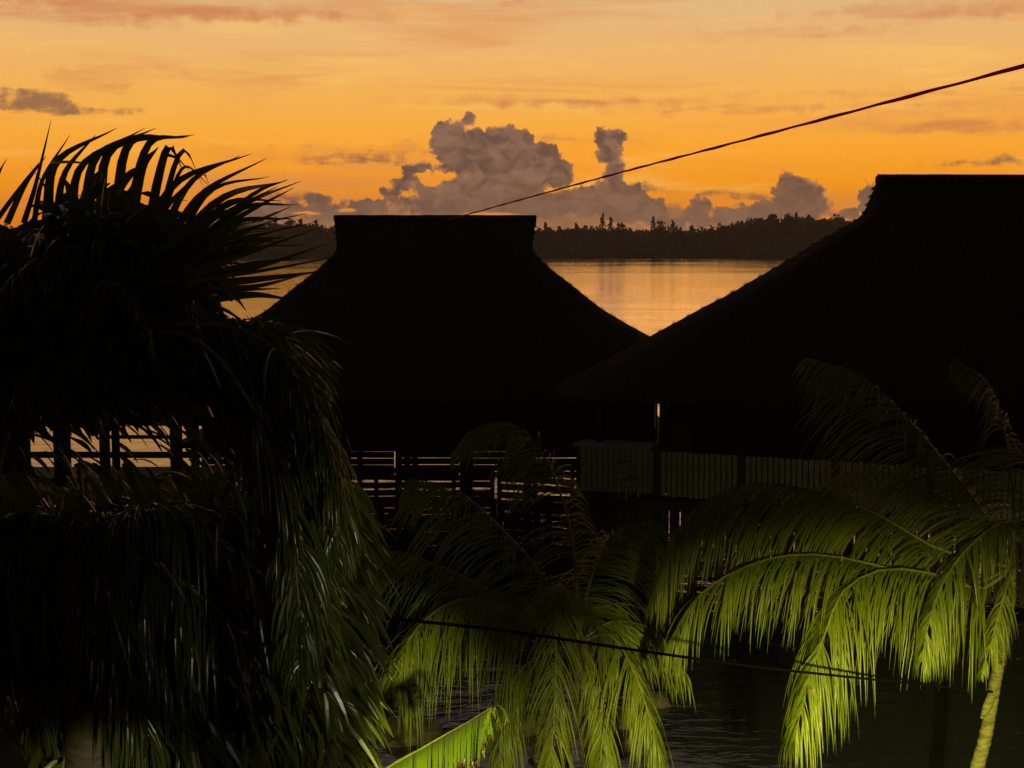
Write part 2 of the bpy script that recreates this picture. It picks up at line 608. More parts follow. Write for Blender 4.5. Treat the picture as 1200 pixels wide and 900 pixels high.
rg = random.Random(11)
mb = MB()
for i in range(5200):
    x = rg.uniform(-600, 700)
    y = rg.choice([rg.uniform(897, 912), rg.uniform(905, 985), rg.uniform(945, 985)])
    g0 = isl_z(x, y)
    r = rg.uniform(2.2, 4.6)
    h = rg.uniform(2.2, 4.6) * (0.8 if y < 912 else 1)
    hh = -0.3 + rg.random() * 2.2 + (1.6 if y < 915 else 0)
    r *= .8; h *= .75
    if rg.random() < 0.09: hh += rg.uniform(.8, 3.0); r *= .5; h *= 1.3
    clump(mb, Vector((x, y, g0 + hh)), r, h, 26, rg, 0.4, 1.1)
tag(mb.build('island_wood', MAT['forest'], stuff=True), 'dark wood covering the whole far island', 'woodland', None, 'stuff')

# trees that stand out above the wood
EM = [(640, 258, 'thin'), (676, 259, 'thin'), (706, 247, 'thin'), (716, 252, 'thin'), (728, 256, 'round'), (766, 251, 'thin'), (775, 252, 'round'), (789, 256, 'thin'),
      (812, 262, 'thin'), (846, 262, 'round'), (905, 247, 'round'), (925, 247, 'round'), (948, 249, 'thin'), (985, 250, 'round'),
      (322, 252, 'thin'), (340, 253, 'round'), (352, 254, 'thin'), (370, 255, 'thin')]
ELAB = {640: 'slim tree on the far island just right of the central roof', 676: 'low spiky tree on the island left of the tall spiky pair',
        706: 'tallest spiky tree on the island skyline under the cloud tower', 716: 'spiky tree just right of the tallest on the island skyline',
        728: 'rounded tree right of the tall spiky pair on the far island', 766: 'second tall spiky tree on the island, against orange glow',
        775: 'rounded tree touching the second tall spiky island tree', 789: 'small spiky tree last in the skyline row right of the cloud tower',
        812: 'thin lone tree at the foot of the island hill', 846: 'rounded tree where the island hill begins to rise',
        905: 'round crown at the left shoulder of the island hilltop', 925: 'round crown in the middle of the island hilltop below the cumulus',
        948: 'thin tree poking from the island hilltop', 985: 'round crown on the hilltop beside the right thatched roof',
        322: 'thin island tree seen just right of the near palm leaf tips', 340: 'rounded island tree between thin trees left of the central roof',
        352: 'thin island tree between rounded tree and central roof', 370: 'thin island tree nearest to the left of the central roof'}
for px, py, kind_ in EM:
    D = 955
    top = at(px, py + 3, D)
    g0 = isl_z(top.x, D)
    e = empty('island_tree', (top.x, D, g0), ELAB[px], 'tree', 'trees standing out on the far island')
    hgt_ = top.z - g0
    t = MB().tube([(top.x, D, g0 - .5), (top.x + .3, D, g0 + hgt_ * .5), (top.x, D, top.z - .4)], [.35, .25, .08], 6)
    t.build('trunk', MAT['dark_bark'], e)
    c = MB()
    if kind_ == 'thin':
        for k in range(12):
            f = k / 11
            clump(c, Vector((top.x + rg.uniform(-.7, .7), D, g0 + hgt_ * (.1 + .86 * f))), 3.4 * (1 - f) ** 1.2 + .5, .9, 20, rg, .25, .8)
    else:
        for k in range(14):
            q = rg.random()
            clump(c, Vector((top.x + rg.uniform(-3.4, 3.4) * (1 - q * .6), D + rg.uniform(-2, 2), g0 + hgt_ * (.15 + .68 * q))), 2.0, 1.3, 22, rg, .3, .9)
    c.build('crown', MAT['forest'], e, stuff=False)

# ---------------------------------------------------------------- thatched houses
def thatched_house(cpx, D, profile, ridge_hy, eave_hy, rot, label, floor_z, wall_in, stilts=(6, 3), right_scale=1.0):
    """profile: list of (half width px, y px) of the roof's side outline from ridge to eave"""
    c0 = at(cpx, 285, D)
    cx = c0.x
    lv = []
    for (hw, yp) in profile:
        a = at(cpx, yp, D)
        lv.append((a.z, hw / FPX * D))
    # resample into overlapping courses of thatch
    top, bot = lv[0][0], lv[-1][0]
    root = empty('thatched_house', (cx, D, 0), label, 'house')
    root.rotation_euler = (0, 0, rot)
    inv = 0

    def prof_at(z):
        for (za, ha), (zb, hb) in zip(lv, lv[1:]):
            if za >= z >= zb:
                f = (za - z) / (za - zb) if za > zb else 0
                return ha + (hb - ha) * f
        return lv[-1][1]
    gab = lv[1][0]
    NR = 26
    NC = 72

    def ring(z, grow=0.0):
        hx = prof_at(z) + grow
        k = (top - z) / (top - bot)
        if z > gab:
            hy = ridge_hy + (eave_hy * 0.16) * ((top - z) / (top - gab))
            n_ = 9.0
        else:
            k2 = (gab - z) / (gab - bot)
            hy = ridge_hy + eave_hy * 0.16 + (eave_hy * .84 - ridge_hy) * (0.60 * k2 + 0.40 * k2 ** 1.8)
            n_ = 9.0 - 5.4 * min(1, k2 * 2.2)
        hy += grow
        out = []
        for j in range(NC):
            an = 2 * math.pi * (j + .5) / NC
            c, s_ = math.cos(an), math.sin(an)
            rr = (abs(c) ** n_ + abs(s_) ** n_) ** (-1 / n_)
            out.append(Vector((hx * rr * c, hy * rr * s_, z)))
        return out
    mb = MB()
    rr_ = random.Random(int(cpx))
    zs = [top + (bot - top) * (i / NR) for i in range(NR + 1)]
    rings = []
    for i in range(NR):
        a = ring(zs[i], 0.0)
        b2 = ring(zs[i + 1], 0.05)
        for j in range(NC):
            b2[j] = b2[j] + Vector((0, 0, -0.05 + rr_.uniform(-.03, .02)))
        rings.append(a); rings.append(b2)
    i0 = 0
    for r in rings: mb.v += r
    for k in range(len(rings) - 1):
        for j in range(NC):
            a = k * NC + j; b2 = k * NC + (j + 1) % NC
            mb.f.append([a, b2, b2 + NC, a + NC])
    mb.f.append(list(range(NC)))
    # underside
    k0 = (len(rings) - 1) * NC
    under = ring(bot, -0.25)
    iu = len(mb.v)
    mb.v += [p + Vector((0, 0, -.02)) for p in under]
    for j in range(NC):
        mb.f.append([k0 + j, iu + j, iu + (j + 1) % NC, k0 + (j + 1) % NC])
    iu2 = len(mb.v)
    inner = ring(bot, -1.4)
    mb.v += [p + Vector((0, 0, .75)) for p in inner]
    for j in range(NC):
        mb.f.append([iu + j, iu2 + j, iu2 + (j + 1) % NC, iu + (j + 1) % NC])
    me = MB(); me.v = [Vector((p.x + cx, p.y + D, p.z)) for p in mb.v]; me.f = mb.f
    roof = me.build('roof', MAT['thatch'], root, smooth_=False)
    # straw ends along the roof courses: real fringe
    fr = MB()
    for i in range(1, NR + 1):
        r = ring(zs[i], 0.055)
        nn = 7 if i < NR else 16
        for j in range(NC):
            p, q_ = r[j], r[(j + 1) % NC]
            if (p.y + q_.y) > 0.4 * eave_hy * 2: continue
            for k in range(nn):
                s_ = p.lerp(q_, rr_.random())
                L = rr_.uniform(.05, .16) if i < NR else rr_.uniform(.12, .3)
                out = Vector((s_.x, s_.y * 1.5, 0)).normalized() * L * .5
                w = (q_ - p).normalized() * 0.012
                t0 = s_ + Vector((0, 0, .03))
                iq = len(fr.v)
                fr.v += [t0 - w, t0 + w, s_ + out + Vector((rr_.uniform(-.03, .03), 0, -L * .7))]
                fr.f.append([iq, iq + 1, iq + 2])
    fr.v = [Vector((p.x + cx, p.y + D, p.z)) for p in fr.v]
    fr.build('straw_fringe', MAT['thatch'], roof, stuff=True)
    # ridge cap
    hx = lv[0][1]
    rc = MB()
    n = 30
    pts = [Vector((cx - hx - .03 + (2 * hx + .06) * i / n, D, top + .03 + .012 * rr_.uniform(-1, 1))) for i in range(n + 1)]
    rc.tube(pts, [ridge_hy + .10] * (n + 1), 8)
    for v_ in rc.v: v_.z = top - .02 + (v_.z - top) * 0.55
    rc.build('ridge_cap', MAT['thatch'], root)
    # plank walls, floor, stilts
    ehx = lv[-1][1]
    wx, wy = ehx - wall_in * 2.2, eave_hy - wall_in
    wt = bot + 0.7
    fl = MB().box((cx, D, floor_z - .12), (2 * wx + 1.6, 2 * wy + 1.6, .2))
    fl.build('floor', MAT['deckwood'], root)
    wl = MB().box((cx, D - wy, (floor_z + wt) / 2), (2 * wx, .05, wt - floor_z)).box((cx, D + wy, (floor_z + wt) / 2), (2 * wx, .05, wt - floor_z))
    wl.box((cx - wx, D, (floor_z + wt) / 2), (.05, 2 * wy - .06, wt - floor_z)).box((cx + wx, D, (floor_z + wt) / 2), (.05, 2 * wy - .06, wt - floor_z))
    wall = wl.build('wall', MAT['wood'], root)
    npl = int(2 * wx / .30)
    pm = MB().box((0, 0, 0), (.26, .03, wt - floor_z - .05)).build('plank', MAT['wood'], mesh_only=True)
    for i in range(npl):
        x = -wx + (i + .5) * 2 * wx / npl
        o = bpy.data.objects.new('plank', pm)
        COL.objects.link(o)
        o.parent = wall
        o.location = (x, -wy - .042 - rr_.uniform(0, .008), (floor_z + wt) / 2)
    nx_, ny_ = stilts
    for i in range(nx_):
        for j in range(ny_):
            x = -wx + 2 * wx * i / (nx_ - 1); y = -wy + 2 * wy * j / (ny_ - 1)
            s_ = MB().tube([(cx + x, D + y, -1.2), (cx + x + .03, D + y, floor_z - .225)], [.14, .12], 8)
            s_.build('stilt', MAT['wood'], root)
    for j in (0, ny_ - 1):
        y = -wy + 2 * wy * j / (ny_ - 1)
        MB().beam((cx - wx, D + y, floor_z - .34), (cx + wx, D + y, floor_z - .34), .1, .2).build('beam', MAT['wood'], root)
    nb_ = nx_ - 1
    for i in range(nb_):
        xa_, xb_ = cx - wx + 2 * wx * i / nb_ + .14, cx - wx + 2 * wx * (i + 1) / nb_ - .14
        for k in range(4):
            z_ = floor_z - .56 - k * .245
            MB().beam((xa_, D - wy - .02, z_ + rr_.uniform(-.01, .01)), (xb_, D - wy - .02, z_ + rr_.uniform(-.01, .01)), .03, .225).build('skirt_board', MAT['wood'], root)
    return root, wx, wy


P1 = [(116.5, 257), (111, 292), (123, 304), (134, 315), (154, 330), (170, 343), (190, 359), (216, 375), (252, 395), (292, 415), (330, 433), (372, 451)]
house1, w1x, w1y = thatched_house(510.5, 55, P1, .22, 6.2, 0.0, 'central overwater house with a flared thatched roof and short flat ridge', 1.9, 1.9, (8, 3))
P2 = [(232, 211), (242, 250), (252, 258), (296, 283), (325, 302), (360, 322), (430, 360), (498, 398), (560, 432), (600, 452)]
house2, w2x, w2y = thatched_house(1258, 43, P2, .22, 4.6, math.radians(3.0), 'nearer and taller thatched house on the right, cut off by the picture edge', 2.2, 1.6, (7, 3))


# ---------------------------------------------------------------- deck of the right house with its board fence
def at_z(px, D, z):
    p = at(px, 400, D); p.z = z
    return p


FZ = 2.2
fence = empty('board_fence', at_z(870, 35, FZ), 'grey vertical board fence along the deck before the right house', 'fence')
fpx = [(772, 37.2), (871, 36.3), (983, 35.4), (1095, 34.5), (1215, 33.6)]
posts = [at_z(px, D, FZ) for px, D in fpx]
FH = 1.30
bm_ = MB().box((0, 0, 0), (.115, .022, FH - .1)).build('board', MAT['greywood'], mesh_only=True)
frot = math.atan2(posts[-1].y - posts[0].y, posts[-1].x - posts[0].x)
rr = random.Random(4)
for p in posts:
    o = MB().box((p.x, p.y, FZ + FH / 2 + .08), (.15, .15, FH + .2)).build('post', MAT['wood'], fence)
for a, b_ in zip(posts, posts[1:]):
    for zz in (.22, FH - .15):
        MB().beam(a + Vector((.08, .05, zz)), b_ + Vector((-.08, .05, zz)), .045, .09).build('rail', MAT['wood'], fence)
    n = int((b_ - a).length / .155)
    for i in range(n):
        t = (i + .5) / n
        t = .04 + t * .92
        p = a.lerp(b_, t)
        o = bpy.data.objects.new('board', bm_)
        COL.objects.link(o)
        o.parent = fence
        o.location = p + Vector((0, -.01, FH / 2 + .03 + rr.uniform(-.015, .015))) - fence.location
        o.rotation_euler = (0, rr.uniform(-.008, .008), frot)

deck = empty('deck', at_z(900, 36, FZ), 'timber deck on stilts carrying the board fence and grey shed', 'deck')
A_, B_ = at_z(672, 38.1, FZ), at_z(1300, 32.9, FZ)
d_ = (B_ - A_)
nb = 5
for i in range(nb):
    off = Vector((-d_.y, d_.x, 0)).normalized() * (i * .21 - .12)
    MB().beam(A_ + off + Vector((0, 0, -.05)), B_ + off + Vector((0, 0, -.05)), .19, .05).build('deck_board', MAT['deckwood'], deck)
MB().beam(A_ + Vector((0, .0, -.2)), B_ + Vector((0, .0, -.2)), .08, .22).build('edge_beam', MAT['wood'], deck)
for i in range(9):
    p = A_.lerp(B_, (i + .2) / 8.6)
    MB().tube([(p.x, p.y + .1, -1.2), (p.x, p.y + .1, FZ - .09)], [.13, .12], 8).build('stilt', MAT['wood'], deck)

pm = MB().box((0, 0, 0), (.27, .03, 1.75)).build('skirt_board', MAT['wood'], mesh_only=True)
n = int(d_.length / .3)
for i in range(n):
    p = A_.lerp(B_, (i + .5) / n)
    o = bpy.data.objects.new('skirt_board', pm); COL.objects.link(o); o.parent = deck
    o.location = p + Vector((0, -.09, -1.15 + rr.uniform(-.04, .04))) - deck.location
    o.rotation_euler = (0, rr.uniform(-.01, .01), math.atan2(d_.y, d_.x))

# small shed at the end of the deck
SD = 38.0
s0, s1_ = at_z(681, SD, FZ), at_z(768, SD - .6, FZ)
shed = empty('deck_shed', (s0 + s1_) / 2, 'low pale grey board shed at the left end of the deck', 'shed')
sr = math.atan2(s1_.y - s0.y, s1_.x - s0.x)
RS = Matrix.Rotation(sr, 3, 'Z')
sc_ = (s0 + s1_) / 2 + Vector((0, .55, 0))
sw = (s1_ - s0).length
MB().box(sc_ + Vector((0, 0, .63)), (sw - .04, .9, 1.25), RS).build('wall', MAT['wood'], shed)
pm = MB().box((0, 0, 0), (.135, .02, 1.2)).build('board', MAT['shed'], mesh_only=True)
n = 13
for i in range(n):
    p = s0.lerp(s1_, (i + .5) / n)
    o = bpy.data.objects.new('board', pm); COL.objects.link(o); o.parent = shed
    o.location = p + Vector((0, .08, .66)) - shed.location
    o.rotation_euler = (0, 0, sr)
MB().box(sc_ + Vector((0, -.03, 1.31)), (sw + .12, 1.1, .06), RS).build('roof', MAT['shed'], shed)
MB().box(s0.lerp(s1_, .27) + Vector((0, .6, 1.75)), (.16, .12, .95)).build('vent_stack', MAT['wood'], shed)

pl = empty('white_pole', at_z(769, 37.0, FZ), 'thin white pole standing at the corner of the grey shed', 'pole')
p = pl.location
MB().tube([p, p + Vector((0, 0, 2.55))], .018, 8).build('shaft', MAT['wood'], pl)
MB().tube([p + Vector((0, 0, 1.95)), p + Vector((0, 0, 2.6))], .026, 8).build('sleeve', MAT['white'], pl)

# white chair by the shed
ch = empty('deck_chair', at_z(738, 37.3, FZ), 'white plastic chair standing before the grey shed', 'chair')
p = Vector(ch.location)
RC = Matrix.Rotation(.5, 3, 'Z')
def cb(c, s_): return (p + RC @ Vector(c), s_, RC)
seat = MB(); seat.box(*cb((0, 0, .42), (.44, .42, .035))); seat.build('seat', MAT['white'], ch)
bk = MB()
for i in range(5): bk.box(*cb((-.17 + i * .085, .2, .64), (.05, .025, .42)))
bk.box(*cb((0, .2, .87), (.42, .03, .06))); bk.build('backrest', MAT['white'], ch)
for sx in (-1, 1):
    for sy in (-1, 1):
        MB().box(*cb((sx * .19, sy * .18, .2), (.04, .04, .4))).build('leg', MAT['white'], ch)
    MB().box(*cb((sx * .22, 0, .62), (.045, .38, .03))).build('armrest', MAT['white'], ch)

# ---------------------------------------------------------------- jetty with slatted railing before the central house
def jetty(x0, x1, D0, D1, zdeck, label, rails, span=1.75, name='jetty', top_h=1.15, rail_w=.16, gaps=None, seed=1, low=True):
    r_ = random.Random(seed)
    a, b_ = Vector((x0, D0, zdeck)), Vector((x1, D1, zdeck))
    e = empty(name, (a + b_) / 2, label, 'jetty')
    n = max(1, round((b_ - a).length / span))
    dr = (b_ - a).normalized(); sd_ = Vector((-dr.y, dr.x, 0))
    for i in range(7):
        o_ = sd_ * (i * .22)
        MB().beam(a + o_ + Vector((0, 0, -.04)), b_ + o_ + Vector((0, 0, -.04)), .20, .05).build('deck_board', MAT['deckwood'], e)
    for i in range(n + 1):
        p = a.lerp(b_, i / n)
        MB().box((p.x, p.y - .06, zdeck + top_h / 2 - .1), (.13, .12, top_h + .2)).build('post', MAT['wood'], e)
        for k in (0.15, 1.3):
            q_ = p + sd_ * k
            MB().tube([(q_.x, q_.y, -1.2), (q_.x + .02, q_.y, zdeck - .07)], [.11, .10], 8).build('stilt', MAT['wood'], e)
    for i in range(n):
        p, q_ = a.lerp(b_, i / n), a.lerp(b_, (i + 1) / n)
        for z in rails:
            j1, j2 = r_.uniform(-.02, .02), r_.uniform(-.02, .02)
            MB().beam(p + Vector((0, 0, z + j1)), q_ + Vector((0, 0, z + j2)), .03, rail_w).build('rail', MAT['wood'], e)
        if low:
            for z in (-.28, -.5):
                MB().beam(p + sd_ * .15 + Vector((0, .15, z)), q_ + sd_ * .15 + Vector((0, .15, z + r_.uniform(-.05, .05))), .03, .09).build('brace', MAT['wood'], e)
    return e


xa = at(395, 500, 43).x; xb = at(577, 500, 43).x; xc = at(672, 500, 42.5).x
jetty(xa, xb, 43, 43, .95, 'left length of the slatted timber jetty below the central house', [.12, .36, .60, .84, 1.06], 1.35, rail_w=.18)
jetty(at(585, 500, 42.5).x, at(760, 500, 41).x, 42.5, 41, .95, 'right length of the slatted timber jetty below the central house', [.12, .38, .64, .90, 1.14, 1.4], 1.1, rail_w=.19, top_h=1.5, seed=5)

# stair lattice hanging below the jetty at left of the palm
# ---------------------------------------------------------------- waterside shelter behind the near palm
sh = empty('waterside_shelter', (at(120, 500, 39).x, 39, 2.1), 'open waterside shelter with low roof and rails, behind the near palm', 'shelter')
zs_ = 2.15
L0, L1 = at(-90, 500, 38).x, at(262, 500, 38).x
def zat(py, D): return at(300, py, D).z
for px, w in ((-60, .3), (72, .42), (122, .24), (206, .30), (228, .2)):
    x = at(px, 500, 38).x
    MB().box((x, 38, (zat(489, 38) + zs_) / 2), (w, .2, zat(489, 38) - zs_)).build('post', MAT['wood'], sh)
for px in (-60, 80, 228):
    x = at(px, 500, 38).x
    MB().box((x, 42.5, (zat(489, 38) + zs_) / 2), (.2, .2, zat(489, 38) - zs_)).build('post', MAT['wood'], sh)
for py, a, b_, h in ((533, -90, 262, .17), (512, 125, 205, .10), (563, -90, 262, .12)):
    MB().beam((at(a, py, 37.8).x, 37.85, zat(py, 37.85)), (at(b_, py, 37.8).x, 37.85, zat(py, 37.85)), .06, h).build('rail', MAT['deckwood'], sh)
MB().box(((L0 + L1) / 2, 40.2, zs_ - .1), (L1 - L0, 5.4, .18)).build('floor', MAT['deckwood'], sh)
for px in (-60, 80, 228):
    for y in (38, 42.5):
        x = at(px, 500, 38).x
        MB().tube([(x, y, -1), (x, y, zs_ - .2)], .13, 8).build('stilt', MAT['wood'], sh)
MB().box(((at(-90, 500, 38).x + at(33, 500, 38).x) / 2, 38.12, zs_ + 1.1), (at(33, 500, 38).x - at(-90, 500, 38).x, .05, 2.4)).build('wall', MAT['wood'], sh)
# roof: hipped, low
ez = zat(492, 37.4); rz = zat(400, 40.2)
mb = MB()
mb.v += [Vector(v_) for v_ in [(L0 - .5, 37.2, ez), (L1 + .5, 37.2, ez), (L1 + .5, 43.2, ez), (L0 - .5, 43.2, ez), (L0 + 2.5, 40.2, rz), (L1 - 2.2, 40.2, rz),
         (L0 - .5, 37.2, ez - .14), (L1 + .5, 37.2, ez - .14), (L1 + .5, 43.2, ez - .14), (L0 - .5, 43.2, ez - .14)]]
mb.f += [[0, 1, 5, 4], [1, 2, 5], [2, 3, 4, 5], [3, 0, 4], [6, 7, 1, 0], [7, 8, 2, 1], [8, 9, 3, 2], [9, 6, 0, 3], [9, 8, 7, 6]]
mb.build('roof', MAT['thatch'], sh)

# ---------------------------------------------------------------- palms
UP = Vector((0, 0, 1))


def frond(pts_px, parent, mat, rng, n=70, length=.75, width=.022, droop=1.0, lean=.75, taper=True, r0=.022, wind=Vector((0, 0, 0)),
          start=.12, name='frond', broken=.05, spread=1.0, ragged=.05, sink=-.10):
    """pts_px: (px,py,D) control points from the crown to the tip"""
    ctrl = [at(*p) for p in pts_px]
    N = 48
    c = curve(ctrl, N)
    mb = MB().tube([c[i] for i in range(0, N, 3)] + [c[-1]], [max(r0 * (1 - .9 * i / (N - 1)), .003) for i in range(0, N, 3)] + [.002], 6)
    o = mb.build(name, MAT['rachis'], parent, smooth_=True)
    lf = MB()
    for sgn in (-1, 1):
        for k in range(n):
            t = start + (1 - start) * (k + rng.uniform(-.3, .3)) / (n - 1)
            t = min(max(t, 0.02), .995)
            if rng.random() < broken: continue
            nz = noise.noise(Vector((t * 7 + sgn * 20, ctrl[1].x * 3, ctrl[-1].z * 5)))
            nz2 = noise.noise(Vector((t * 19 + sgn * 20, ctrl[1].x * 3, ctrl[-1].z * 5)))
            if nz2 < -.36 and ragged > .05: continue
            i = t * (N - 1); i0 = min(int(i), N - 2)
            p = c[i0].lerp(c[i0 + 1], i - i0)
            T = (c[i0 + 1] - c[max(i0 - 1, 0)]).normalized()
            side = T.cross(UP)
            if side.length < .15:
                side = T.cross(Vector((0, 1, 0)))
            side.normalize()
            env = math.sin(math.pi * min(1, (t * .86 + .12))) ** .55
            L = length * env * rng.uniform(.68, 1.12) * (1 + .35 * nz)
            a = lean + .35 * t + rng.uniform(-.08, .08) + .7 * nz2
            d = (T * math.cos(1.35 - a * .55) + side * sgn * math.sin(1.35 - a * .55) * spread - UP * sink).normalized()
            d = (d + Vector((rng.gauss(0, ragged), rng.gauss(0, ragged), rng.gauss(0, ragged)))).normalized()
            S = 6
            q_ = p.copy(); pp = [q_.copy()]; dd = [d.copy()]
            for s_ in range(S):
                f = (s_ + 1) / S
                d = (d + Vector((0, 0, -1)) * droop * (.30 + .40 * f) * rng.uniform(.75, 1.25) + wind * f * .3).normalized()
                q_ = q_ + d * (L / S)
                pp.append(q_.copy()); dd.append(d.copy())
            W_ = []; wv = []
            tw = rng.uniform(-.5, .5)
            for s_ in range(S + 1):
                f = s_ / S
                W_.append(width * (0.55 + 1.3 * f) * .8 if f < .35 else width * max(.04, (1 - ((f - .35) / .65) ** 1.7)))
                w = T - dd[s_] * T.dot(dd[s_])
                if w.length < .1: w = side - dd[s_] * side.dot(dd[s_])
                w.normalize()
                nn = dd[s_].cross(w)
                w = (w * math.cos(tw) + nn * math.sin(tw))
                wv.append(w.normalized())
            lf.strip(pp, W_, wv, fold=.35)
    l = lf.build('leaflets', mat, o, stuff=True)
    return o


def trunk(pts, radii, parent, mat, rings=True, n=10, name='trunk', seed=1, steps=60):
    r_ = random.Random(seed)
    c = curve([Vector(p) for p in pts], steps)
    rad = []
    for i in range(steps):
        t = i / (steps - 1) * (len(radii) - 1)
        k = min(int(t), len(radii) - 2)
        r = radii[k] + (radii[k + 1] - radii[k]) * (t - k)
        if rings: r *= 1 + (.09 if i % 3 == 0 else 0) + r_.uniform(-.03, .03)
        rad.append(r)
    m_ = MB().tube(c, rad, n)
    for v_ in m_.v:
        v_ += Vector((noise.noise(v_ * 3), noise.noise(v_ * 3 + Vector((9, 0, 0))), 0)) * rad[0] * .12
    return m_.build(name, mat, parent, smooth_=True)


# -- middle young coconut palm
rg = random.Random(21)
D0 = 17.0
cr = at(680, 752, D0)
gz = land_z(cr.x + .3, D0)
palm_m = empty('coconut_palm', (cr.x + .25, D0, gz), 'low coconut palm in the lower middle, crown crossed by the dark cable', 'palm tree', 'coconut palms in front of the houses')
trunk([(cr.x + .25, D0, gz - .2), (cr.x + .22, D0 + .05, gz + 1.5), (cr.x + .05, D0, cr.z - .8), tuple(cr + Vector((0, 0, -.02)))], [.17, .12, .11, .10], palm_m, MAT['dark_bark'])
FM = [
    ([(680, 752, 17), (600, 713, 16.7), (534, 704, 16.3), (480, 748, 15.9), (466, 815, 15.7)], 80, .95, 1.05),
    ([(680, 752, 17), (668, 700, 16.8), (652, 688, 16.2), (652, 760, 15.6), (648, 860, 15.3), (640, 925, 15.2)], 90, .62, .9),
    ([(680, 752, 17), (639, 681, 17.4), (590, 622, 17.9), (534, 574, 18.3), (480, 560, 18.6)], 70, .85, .9),
    ([(680, 752, 17), (640, 705, 17.2), (583, 696, 17.6), (527, 668, 18), (455, 645, 18.3), (400, 660, 18.5)], 70, .85, .9),
    ([(680, 752, 17), (684, 711, 17.3), (700, 660, 17.8), (722, 622, 18.2), (768, 612, 18.4)], 60, .7, .8),
    ([(680, 752, 17), (716, 745, 16.6), (744, 790, 16.2), (764, 850, 16.0), (782, 915, 15.9)], 74, .55, 1.0),
    ([(680, 752, 17), (640, 765, 16.6), (606, 790, 16.2), (590, 840, 16), (584, 900, 15.9)], 66, .60, 1.0),
    ([(680, 752, 17), (720, 728, 17.2), (770, 742, 17.4), (805, 790, 17.5)], 60, .65, 1.0),
    ([(680, 752, 17), (672, 640, 17.4), (656, 577, 17.7), (637, 535, 17.9), (604, 497, 18), (560, 500, 18.1), (530, 530, 18.1)], 80, .6, .9),
    ([(680, 752, 17), (700, 790, 16.7), (706, 850, 16.5), (702, 910, 16.4)], 50, .45, 1.0),
]
for pts, n, L, dp in FM:
    frond(pts, palm_m, MAT['palm'], rg, n=int(n * 2.1), length=L * 1.6, droop=dp * .62, width=.0115, broken=.12, ragged=.13, sink=.30, spread=.85)
# coconut husks and leaf bases
mb = MB()
for k in range(9):
    a = k * 2.4
    p = cr + Vector((math.cos(a) * .13, math.sin(a) * .13, -.12 - .04 * (k % 3)))
    mb.tube([p + Vector((0, 0, -.25)), p, p + Vector((math.cos(a) * .14, math.sin(a) * .14, .32))], [.04, .06, .02], 6)
mb.build('leaf_bases', MAT['dark_bark'], palm_m)

# -- right coconut palm
rg = random.Random(22)
D0 = 15.0
cr = at(1186, 665, D0)
base = at(1120, 1010, 15.4)
gz = land_z(base.x, 15.4)
palm_r = empty('coconut_palm', (base.x - .2, 15.4, gz), 'coconut palm at the right with pale ringed trunk and long lit fronds', 'palm tree', 'coconut palms in front of the houses')
trunk([(base.x - .35, 15.4, gz - .2), tuple(at(1138, 930, 15.2)), tuple(at(1160, 835, 15.1)), tuple(at(1172, 770, 15.0)), tuple(at(1182, 715, 15)), tuple(cr)],
      [.105, .08, .066, .062, .055, .045], palm_r, MAT['bark'], steps=110)
FR = [
    ([(1186, 665, 15), (1150, 690, 14.9), (1101, 674, 14.7), (1037, 667, 14.5), (989, 692, 14.2), (966, 745, 14), (947, 800, 13.8), (931, 866, 13.7)], 120, .78, 1.1),
    ([(1186, 665, 15), (1181, 612, 14.9), (1144, 633, 14.6), (1112, 671, 14.3), (1091, 719, 14.1), (1080, 775, 14)], 80, .52, 1.2),
    ([(1186, 665, 15), (1160, 615, 15.3), (1133, 575, 15.6), (1101, 535, 16), (1064, 492, 16.5), (1010, 440, 17), (950, 420, 17.3)], 90, .9, .85),
    ([(1186, 665, 15), (1101, 644, 15.2), (1027, 602, 15.4), (950, 575, 15.5), (867, 568, 15.5), (800, 612, 15.4), (768, 690, 15.3)], 120, .95, 1.1),
    ([(1186, 665, 15), (1120, 690, 14.9), (1050, 668, 14.8), (960, 650, 14.7), (890, 658, 14.6), (822, 695, 14.4), (780, 760, 14.3)], 120, .72, 1.2),
    ([(1186, 665, 15), (1188, 600, 15.2), (1180, 520, 15.4), (1160, 450, 15.5), (1120, 420, 15.6)], 70, .42, 1.1),
    ([(1186, 665, 15), (1130, 600, 16), (1060, 560, 17), (990, 555, 17.8), (930, 590, 18.3)], 80, .8, .9),
    ([(1186, 665, 15), (1176, 700, 14.6), (1165, 740, 14.4), (1150, 790, 14.3)], 34, .3, 1.1),
]
for pts, n, L, dp in FR:
    frond(pts, palm_r, MAT['palm'], rg, n=int(n * 2.0), length=L * 1.6, droop=dp * .62, width=.0115, broken=.10, ragged=.11, sink=.30, spread=.85)
MB().tube([at(1172, 778, 15), at(1160, 757, 14.93), at(1147, 744, 14.86)], [.055, .045, .025], 7).build('leaf_stub', MAT['bark'], palm_r, smooth_=True)
MB().tube([at(1168, 800, 15.05), at(1156, 830, 14.98), at(1150, 842, 14.95)], [.05, .05, .015], 7).build('leaf_stub', MAT['bark'], palm_r, smooth_=True)

# -- near palm on the left
rg = random.Random(23)
DN = 6.6
cr = at(118, 400, DN)
palm_l = empty('coconut_palm', (cr.x - 1.5, DN + 1.6, land_z(cr.x - 1.5, DN + 1.6)), 'big near coconut palm filling the left side, leaf tips black against the sunset', 'palm tree', 'coconut palms in front of the houses')
gz = palm_l.location.z
trunk([(cr.x - 1.5, DN + 1.6, gz - .2), (cr.x - 1.45, DN + 1.5, gz + 4), (cr.x - 1.0, DN + 1.0, cr.z - .8), tuple(cr)], [.17, .13, .12, .10], palm_l, MAT['dark_bark'])

